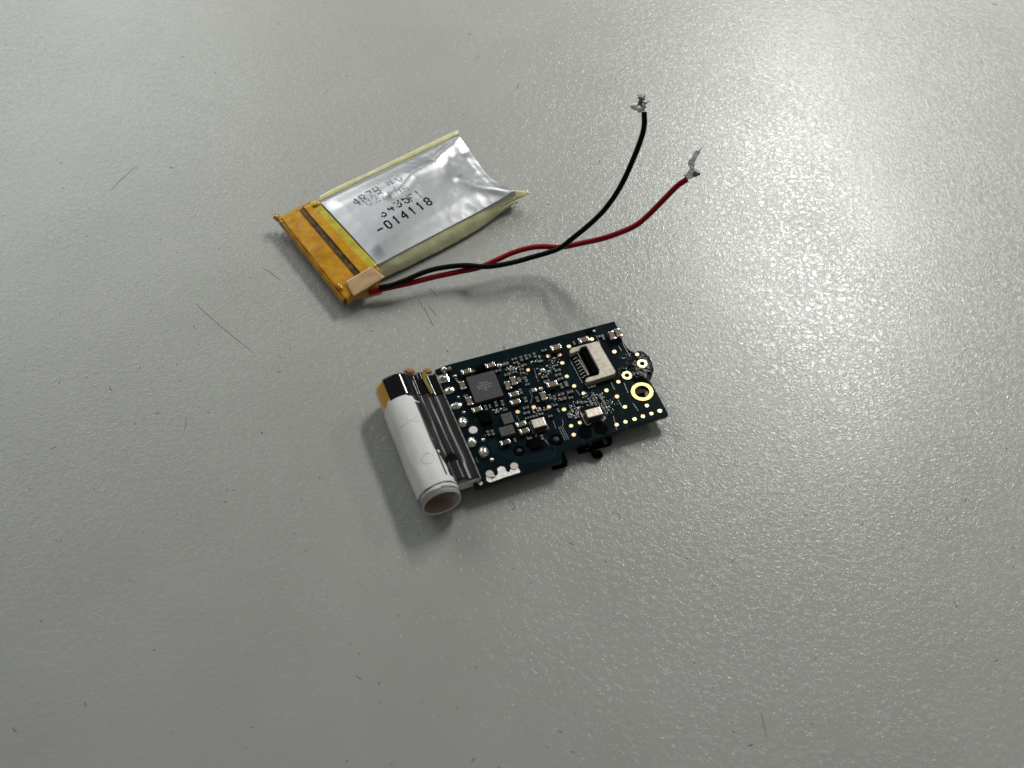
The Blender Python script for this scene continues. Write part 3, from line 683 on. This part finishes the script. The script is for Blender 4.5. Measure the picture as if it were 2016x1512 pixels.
def pz(a, b):
    edge = min(b, 1-b)*VL; ea = a*UL; er = (1-a)*UL
    z = ZP-.055+.055*sstep(-.02, .34, edge)*sstep(-.04, .26, ea)*sstep(-.03, .2, er)
    z += .040*math.sin(math.pi*min(1, max(0, b)))*math.sin(math.pi*min(1, max(0, a)))
    for RD, amp, wd in ((RIDGE, .026, .055), (RIDGE2, .024, .060), (RIDGE3, -.025, .07)):
        dm = min(seg((a, b), p, q)[0] for p, q in zip(RD, RD[1:])); z += amp*math.exp(-(dm/wd)**2)
    for c, amp, wd in ((DENT, -.028, .17), (D2, -.016, .12)):
        z += amp*math.exp(-(((a-c[0])*1.6)**2+(b-c[1])**2)/wd**2)
    # corner pinch at both right-hand corners and soft overall waviness
    z += .03*math.exp(-((a-1)**2*30+(b-1)**2*60))+.03*math.exp(-((a-1)**2*40+b**2*60))
    z += .012*noise.noise(Vector((a*3.1, b*2.1, 1)))+(.005*noise.noise(Vector((a*8, b*5, 5)))-.006*abs(noise.noise(Vector((a*14, b*9, 8)))))*sstep(.35, .75, a)+.001*noise.noise(Vector((a*16, b*12, 3)))
    return z
def ppt(a, b):
    a2 = a-.034*math.sin(math.pi*b)*sstep(.6, 1, a)+.012*math.sin(2*math.pi*b)*sstep(.6, 1, a)
    q = abp(a2, b); return Vector((q.x, q.y, pz(a, b)))
def full(i, j):                                    # top plus end and side walls in one sheet
    a = min(1, max(0, (i-.03)/.94)); b = min(1, max(0, (j-.04)/.92)); q = ppt(a, b)
    if i < .03: q = q+EU*-.0+Vector((0, 0, -.22*(1-i/.03)))
    if i > .97: q = q+EU*.05*((i-.97)/.03)+Vector((0, 0, -.24*(i-.97)/.03))
    if j < .04: q = q+Vector((0, 0, -.25*(1-j/.04)))
    if j > .96: q = q+Vector((0, 0, -.25*(j-.96)/.04))
    return Vector((q.x, q.y, max(.02, q.z)))
b = grid(bmesh.new(), full, 150, 100); bmesh.ops.recalc_face_normals(b, faces=b.faces)
if sum(f.normal.z for f in b.faces) < 0: bmesh.ops.reverse_faces(b, faces=b.faces)
pouch = put('foil_pouch', b, M['foil'], bat, BB, smooth=True, world=True); pouch['label'] = 'crumpled silver foil pouch with black printing'
m = M['foil']                                      # rubbed grey smudge and fine grain on the foil
q = abp(*DENT); mp = M['foilmap']; mp.inputs['Location'].default_value = (-(q.x-BB.x), -(q.y-BB.y), 0)
sph = nd(m, 'ShaderNodeVectorMath', operation='LENGTH'); mul = nd(m, 'ShaderNodeVectorMath', operation='MULTIPLY'); mul.inputs[1].default_value = (1, 1.25, 0)
nz = nd(m, 'ShaderNodeTexNoise', Scale=9.0, Detail=6.0, Roughness=.7); lk(m, mp.outputs[0], nz.inputs['Vector']); lk(m, mp.outputs[0], mul.inputs[0]); lk(m, mul.outputs[0], sph.inputs[0])
mr = nd(m, 'ShaderNodeMapRange'); mr.inputs['From Min'].default_value = .30; mr.inputs['From Max'].default_value = .06; lk(m, sph.outputs['Value'], mr.inputs['Value'])
mm = nd(m, 'ShaderNodeMath', operation='MULTIPLY'); lk(m, mr.outputs[0], mm.inputs[0]); lk(m, nz.outputs['Fac'], mm.inputs[1])
mx = nd(m, 'ShaderNodeMix', data_type='RGBA'); lk(m, mm.outputs[0], mx.inputs[0]); mx.inputs[6].default_value = (.42, .43, .445, 1); mx.inputs[7].default_value = (.22, .225, .22, 1)
lk(m, mx.outputs[2], bsdf(m).inputs['Base Color'])
ng = nd(m, 'ShaderNodeTexNoise', Scale=60.0, Detail=3.0); lk(m, tc.outputs['Object'], ng.inputs['Vector']); bb = nd(m, 'ShaderNodeBump', Distance=.002, Strength=.35); lk(m, ng.outputs['Fac'], bb.inputs['Height']); lk(m, bb.outputs[0], bsdf(m).inputs['Normal'])

# dot matrix print
FONT = {'-': '00000 00000 00000 11111 00000 00000 00000', '0': '01110 10001 10001 10001 10001 10001 01110', '1': '00100 01100 00100 00100 00100 00100 00100',
        '4': '00010 00110 01010 10010 11111 00010 00010', '8': '01110 10001 10001 01110 10001 10001 01110', '3': '01110 10001 00001 00110 00001 10001 01110',
        '5': '11111 10000 11110 00001 00001 10001 01110', 'P': '11110 10001 10001 11110 10000 10000 10000', 'R': '11110 10001 10001 11110 10100 10010 10001',
        '7': '11111 00001 00010 00100 00100 01000 01000', 'B': '11110 10001 10001 11110 10001 10001 11110', 'N': '10001 11001 10101 10101 10011 10001 10001',
        'V': '10001 10001 10001 10001 01010 01010 00100', '2': '01110 10001 00001 00010 00100 01000 11111', 'm': '00000 00000 11010 10101 10101 10101 10101',
        'A': '01110 10001 10001 11111 10001 10001 10001', 'h': '10000 10000 10110 11001 10001 10001 10001', 'F': '11111 10000 10000 11110 10000 10000 10000', ' ': '0 0 0 0 0 0 0'}
def printline(txt, p_first, p_last, mt, H=.165, Wd=.078, drop=0, smear=0, r=.0145, rowmin=0, name='printed_character'):
    s = P(*p_first, ZP); e = P(*p_last, ZP)
    for i, ch in enumerate(txt):
        b = bmesh.new(); c = s.lerp(e, i/max(1, len(txt)-1))
        for y, row in enumerate(FONT[ch].split()):
            if y < rowmin: continue
            for x, bit in enumerate(row):
                if bit != '1' or rng.random() < drop: continue
                for k in range(1+(2 if smear else 0)):
                    q = c+EU*((x-2)/4*Wd)+EV*((y-3)/6*H)+EV*(k*smear*.014*rng.random())+EU*(k*smear*.008)+Vector((rng.uniform(-1, 1), rng.uniform(-1, 1), 0))*(.0022+.006*smear)
                    rr = r*rng.uniform(.85, 1.1)*(1-.15*k); vs = []
                    for t in range(8):
                        x_, y_ = q.x+rr*math.cos(t*math.pi/4), q.y+rr*math.sin(t*math.pi/4); aa, bb_ = ab_of(x_, y_)
                        aa += (.034*math.sin(math.pi*bb_)-.012*math.sin(2*math.pi*bb_))*sstep(.6, 1, aa)
                        vs.append(b.verts.new((x_, y_, pz(aa, bb_)+.004)))
                    b.faces.new(vs)
        bmesh.ops.recalc_face_normals(b, faces=b.faces)
        put(name, b, M[mt], pouch, c, world=True)
printline('-014118', kN(690, 1240), kN(1640, 708), 'ink', r=.017)
printline('34', kN(735, 925), kN(890, 825), 'ink', rowmin=3)
printline('3435F1'[2:4], kN(1040, 745), kN(1195, 665), 'ink', drop=.12, rowmin=1)
printline('F1', kN(1310, 620), kN(1450, 555), 'fadedink', drop=.15)
printline('4R7B', kN(215, 690), kN(620, 465), 'fadedink', drop=.15, smear=.8, r=.009, name='smeared_character')
printline('NV', kN(880, 330), kN(1060, 255), 'paleink', drop=.15, smear=1, r=.009, name='smeared_character')
printline('027mAh', kN(440, 690), kN(1180, 440), 'paleink', drop=.2, smear=.8, r=.007, name='smeared_character')

# side tapes
def sheet(name, fn, nu, nv, mt, parent=bat, t=.008, up=True, label=None):
    b = grid(bmesh.new(), fn, nu, nv); bmesh.ops.recalc_face_normals(b, faces=b.faces)
    if up and sum(f.normal.z for f in b.faces) < 0: bmesh.ops.reverse_faces(b, faces=b.faces)
    o = put(name, b, M[mt], parent, BB, smooth=True, world=True); solidify(o, t)
    if label: o['label'] = label
    return o
TOPL = [kQ(*p) for p in ((820, 1062), (880, 1030), (1000, 972), (1200, 868), (1400, 762), (1600, 655), (1750, 572), (1850, 520), (1945, 528))]
BOTL = [kQ(*p) for p in ((880, 1165), (935, 1135), (1060, 1080), (1240, 988), (1440, 888), (1620, 780), (1740, 690), (1850, 610), (1948, 545))]
def lerpl(L, f):
    f *= len(L)-1; i = min(int(f), len(L)-2); f -= i
    return (L[i][0]*(1-f)+L[i+1][0]*f, L[i][1]*(1-f)+L[i+1][1]*f)
def side(i, j):
    zt = ZP-.05-.03*sstep(.8, 1, i); zb = .06+.17*sstep(.72, 1.0, i)
    a_, b_ = P(*lerpl(TOPL, i), zt), P(*lerpl(BOTL, i), zb)
    q = a_.lerp(b_, j); n = .012*noise.noise(Vector((i*11, j*2, 0))); q += EV*(.035*math.sin(math.pi*j)+n); return q
sheet('side_tape', side, 60, 10, 'sidetape', label='pale yellow tape on the near long side')
def side2(i, j):
    a_ = P(*lerpl([kQ(*p) for p in ((462, 605), (606, 531), (806, 432), (1006, 340), (1206, 245), (1458, 123))], i), ZP-.05)
    out = P(*lerpl([kQ(*p) for p in ((465, 560), (545, 515), (800, 398), (1000, 300), (1200, 205), (1445, 90))], i), ZP-.035)
    q = a_.lerp(out, j); q.z += .015*math.sin(math.pi*j)+.004*noise.noise(Vector((i*9, j, 2))); return q
sheet('side_tape', side2, 50, 5, 'sidetape', label='narrow pale yellow tape along the far long side')
b = bmesh.new()
for (x, y), (x2, y2) in (((1700, 690), (1935, 560)),):
    tube(b, [P(*kQ(x, y), .22), P(*kQ((x+x2)/2, (y+y2)/2-8), .25), P(*kQ(x2, y2), .28)], .008, 8)
put('tape_fold', b, M['sidetape'], bat, BB, smooth=True, world=True)

# amber end: frame measured on the photograph, heights falling towards the outer edge
ZK = .33
kc = [P(*kM(*p), z) for p, z in (((195, 290), .26), ((640, 85), ZK), ((1420, 935), ZK), ((1010, 1310), .26))]
def kp(i, j, dz=0):    # i 0 outer .. 1 pouch side ; j 0 far .. 1 near
    q = (kc[0]*(1-i)+kc[1]*i)*(1-j)+(kc[3]*(1-i)+kc[2]*i)*j
    q.z += dz+.012*math.sin(math.pi*i)+.006*noise.noise(Vector((i*4, j*5, 7)))
    return q
core = sheet('protection_board', lambda i, j: kp(.05+i*.9, .03+j*.94, -.03), 10, 30, 'amberdark', t=.16)
def kap(i, j):
    q = kp(i, j); e = .03*noise.noise(Vector((j*6, 1, 1)))
    if i < .001: q += -EU*(.02+e)+Vector((0, 0, -.02))
    return q
tapeo = sheet('polyimide_tape', kap, 40, 60, 'amber', t=.006, label='amber tape wrapped over the battery end')
# bands on it
def band(name, i0, i1, j0, j1, dz, mt, w0=0, seed=0, label=None):
    def fn(i, j):
        jj = j0+(j1-j0)*j; k0 = i0+w0*noise.noise(Vector((jj*3, seed, 0))); k1 = i1+w0*noise.noise(Vector((jj*3, seed+5, 0)))
        return kp(k0+(k1-k0)*i, jj, dz)
    return sheet(name, fn, 8, 40, mt, t=.004, label=label)
band('yellow_band', .815, 1.01, .0, .97, .012, 'yellowtape', .03, 1, 'yellow band next to the foil')
band('dark_tab', .49, .60, .04, .93, .008, 'amberdark', .02, 3, 'dark metal tab under the amber tape')
band('amber_band', .60, .84, .02, .95, .016, 'amber', .015, 6, 'amber strip between dark tab and yellow band')
b = bmesh.new(); tube(b, [kp(.485, .05+.9*k/20, .012) for k in range(21)], .004, 6); tube(b, [kp(.61, .02+.93*k/20, .020) for k in range(21)], .004, 6)
put('tape_crease', b, M['amberdark'], bat, BB, world=True)
# outer folded rim of the tape, down the outside
sheet('tape_rim', lambda i, j: kp(0, j)+(-EU*(.03+.03*math.sin(math.pi*i)+.015*noise.noise(Vector((j*9, 0, 3))))+Vector((0, 0, -.17*i))), 8, 60, 'amber', t=.006, up=False)
sheet('tape_rim', lambda i, j: kp(j, 1)+EV*(.035*math.sin(math.pi*i)+.01*i)+Vector((0, 0, -.2*i)), 8, 30, 'amberclear', t=.006, up=False)
for (x, y, z, r) in ((150, 300, .24, .055), (185, 330, .22, .05), (215, 365, .22, .04)):
    q = P(*kM(x, y), z); b = bmesh.new(); bmesh.ops.create_icosphere(b, subdivisions=3, radius=r)
    for v in b.verts: v.co *= 1+.3*noise.noise(v.co*18+Vector((x, 0, 0)))
    put('tape_curl', b, M['amberclear'], bat, q, smooth=True)
for (x, y, z, rx, ry, h, a) in ((650, 140, .345, .075, .045, .035, 40), (940, 1160, .285, .075, .035, .035, -60)):
    q = P(*kM(x, y), z); put('glint_dome', dome(bmesh.new(), (0, 0), rx, ry, h, R(a), 18, 7, .1, x), M['glintdome'], bat, q, smooth=True)  # small domes added on the tape to catch lamp glints
# clear tape over the wire exit
ct = [P(*kM(*p), z) for p, z in (((1005, 1110), .30), ((1330, 915), .37), ((1500, 1055), .34), ((1110, 1295), .27))]
sheet('clear_tape', lambda i, j: ((ct[0]*(1-i)+ct[1]*i)*(1-j)+(ct[3]*(1-i)+ct[2]*i)*j)+Vector((0, 0, .02+.012*noise.noise(Vector((i*3, j*3, 0))))), 16, 10, 'cleartape', t=.005, label='clear tape piece holding the wires')
# amber flap below the wires
fl = [P(*kM(*p), z) for p, z in (((1000, 1330), .20), ((1400, 1130), .22), ((1530, 1150), .16), ((1440, 1260), .08), ((1250, 1305), .08), ((1060, 1335), .12))]
b = bmesh.new(); b.faces.new([b.verts.new(v) for v in fl]); o = put('tape_flap', b, M['amberclear'], bat, BB, world=True); solidify(o, .01)

# wires
def wire(name, pts, mt, r, label):
    W_ = spline([P(*kW(x, y), z) for x, y, z in pts], 8); b = bmesh.new(); tube(b, W_, r, 14)
    o = put(name, b, M[mt], bat, BB, smooth=True, world=True); o['label'] = label
    return o, W_
black = [(20, 1205, .24), (90, 1190, .26), (160, 1165, .28), (300, 1108, .30), (420, 1083, .31), (530, 1075, .32), (650, 1082, .37), (780, 1062, .38), (900, 1030, .40), (1060, 980, .54), (1150, 915, .78), (1270, 815, 1.08), (1350, 730, 1.30), (1430, 610, 1.62), (1500, 460, 1.98), (1550, 330, 2.30), (1567, 250, 2.46), (1565, 178, 2.60)]
red = [(-40, 1235, .18), (20, 1218, .19), (100, 1200, .19), (200, 1178, .20), (330, 1145, .21), (480, 1113, .23), (600, 1088, .25), (700, 1045, .30), (800, 1000, .36), (900, 972, .40), (980, 965, .41), (1080, 968, .44), (1200, 945, .62), (1350, 910, .90), (1500, 850, 1.18), (1580, 790, 1.34), (1680, 690, 1.58), (1760, 610, 1.78), (1815, 573, 1.90)]
bo, bw = wire('battery_wire', black, 'blackwire', .042, 'black wire curving up to a frayed end')
ro, rw_ = wire('battery_wire', red, 'redwire', .044, 'red wire passing under the black one')
# torn ends
kS = lambda x, y: (1180+x*.13889, 160+y*.13889)
def blob(b, px, py, z, r, seed, rough=.6, sub=3, sc=(1, 1, 1)):
    q = P(px, py, z); t = bmesh.ops.create_icosphere(b, subdivisions=sub, radius=r)
    for v in t['verts']:
        v.co = Vector((v.co.x*sc[0], v.co.y*sc[1], v.co.z*sc[2]))*(1+rough*noise.noise(v.co*(1.6/r)*.6+Vector((seed, seed, 0)))); v.co += q
b = bmesh.new(); blob(b, *kS(600, 240), 2.68, .05, 2, .9); blob(b, *kS(590, 310), 2.65, .04, 5, .9); blob(b, *kS(630, 360), 2.62, .03, 8, .6)
for x, y, x2, y2 in ((590, 240, 530, 180), (620, 230, 655, 195), (600, 300, 680, 310), (600, 260, 560, 250), (640, 320, 720, 275), (625, 420, 600, 260)):
    tube(b, [P(*kS(x, y), 2.64), P(*kS((x+x2)/2+6, (y+y2)/2), 2.66), P(*kS(x2, y2), 2.68)], .014, 6, rf=lambda t: 1-.6*t)
e = put('wire_strands', b, M['strand'], bo, BB, smooth=True, world=True)
b = bmesh.new(); blob(b, *kS(510, 360), 2.60, .055, 3, .5, sc=(1.3, 1, .8)); blob(b, *kS(570, 390), 2.60, .045, 4, .5); put('flux_residue', b, M['flux'], bo, BB, smooth=True, world=True)
b = bmesh.new()
tip = [(1465, 935), (1350, 1150), (1345, 1260), (1300, 1380), (1240, 1380), (1215, 1340), (1290, 1230), (1255, 1170), (1260, 1130), (1310, 1080), (1350, 1000), (1380, 985), (1400, 990)]
vs = [b.verts.new(P(*kS(*p), 1.94+(1380-p[1])*.0004)) for p in tip]; b.faces.new(vs)
e = put('solder_shard', b, M['strand'], ro, BB, world=True); solidify(e, .02, 0)
b = bmesh.new(); blob(b, *kS(1375, 1310), 1.93, .05, 6, .7); blob(b, *kS(1270, 1340), 1.93, .055, 7, .6, sc=(1.2, 1, .7)); put('flux_residue', b, M['strand'], ro, BB, smooth=True, world=True)

# ---------------------------------------------------------------- specks, fibres and scuffs lying on the table
b = bmesh.new()
def fibre(pts, r=.006): tube(b, spline([P(x, y, r*.5) for x, y in pts], 4), r, 5, rf=lambda t: .35+.65*math.sin(math.pi*min(1, max(0, t*.9+.05))))
for pts in ([(385, 598), (415, 625), (450, 655), (500, 695)], [(215, 378), (240, 352), (270, 325)], [(517, 527), (535, 538), (553, 553)], [(822, 588), (838, 612), (853, 641)], [(844, 602), (852, 612), (860, 622)], [(844, 567), (853, 575), (861, 585)],
            [(367, 820), (365, 838), (362, 848)], [(1498, 1402), (1503, 1425), (1510, 1452)], [(1217, 1010), (1222, 1022)], [(1583, 1016), (1590, 1012)], [(600, 372), (602, 380)], [(100, 885), (112, 878)], [(380, 640), (384, 648)], [(1862, 1015), (1868, 1027)],
            [(1255, 322), (1262, 327)], [(1930, 120), (1936, 126)], [(1878, 1184), (1886, 1198)], [(55, 960), (60, 965)], [(440, 990), (447, 985)], [(1124, 1479), (1132, 1481)], [(680, 1500), (686, 1496)], [(305, 815), (315, 812)], [(1000, 985), (1010, 992), (1013, 1001), (1008, 1003)],
            [(843, 621), (850, 636), (854, 642)], [(700, 1330), (712, 1337)], [(1120, 1068), (1130, 1073)]): fibre(pts, .0034)
for k in range(420):
    x, y = rng.uniform(-40, 2056), rng.uniform(-30, 1540); L = rng.choice((1.5, 2, 3, 5)); a = rng.random()*6.28; r = rng.choice((.003, .004, .006, .009))
    q = P(x, y, 0)
    if rng.random() < .6: dome(b, (q.x, q.y), r*rng.uniform(1, 2), r, r*.5, a, 6, 2)
    else: fibre([(x, y), (x+L*math.cos(a), y+L*math.sin(a)), (x+2*L*math.cos(a+.3), y+2*L*math.sin(a+.3))], r*.55)
o = put('dust', b, M['dust']); o['kind'] = 'stuff'; o['label'] = 'dark specks and short fibres scattered over the grey table'
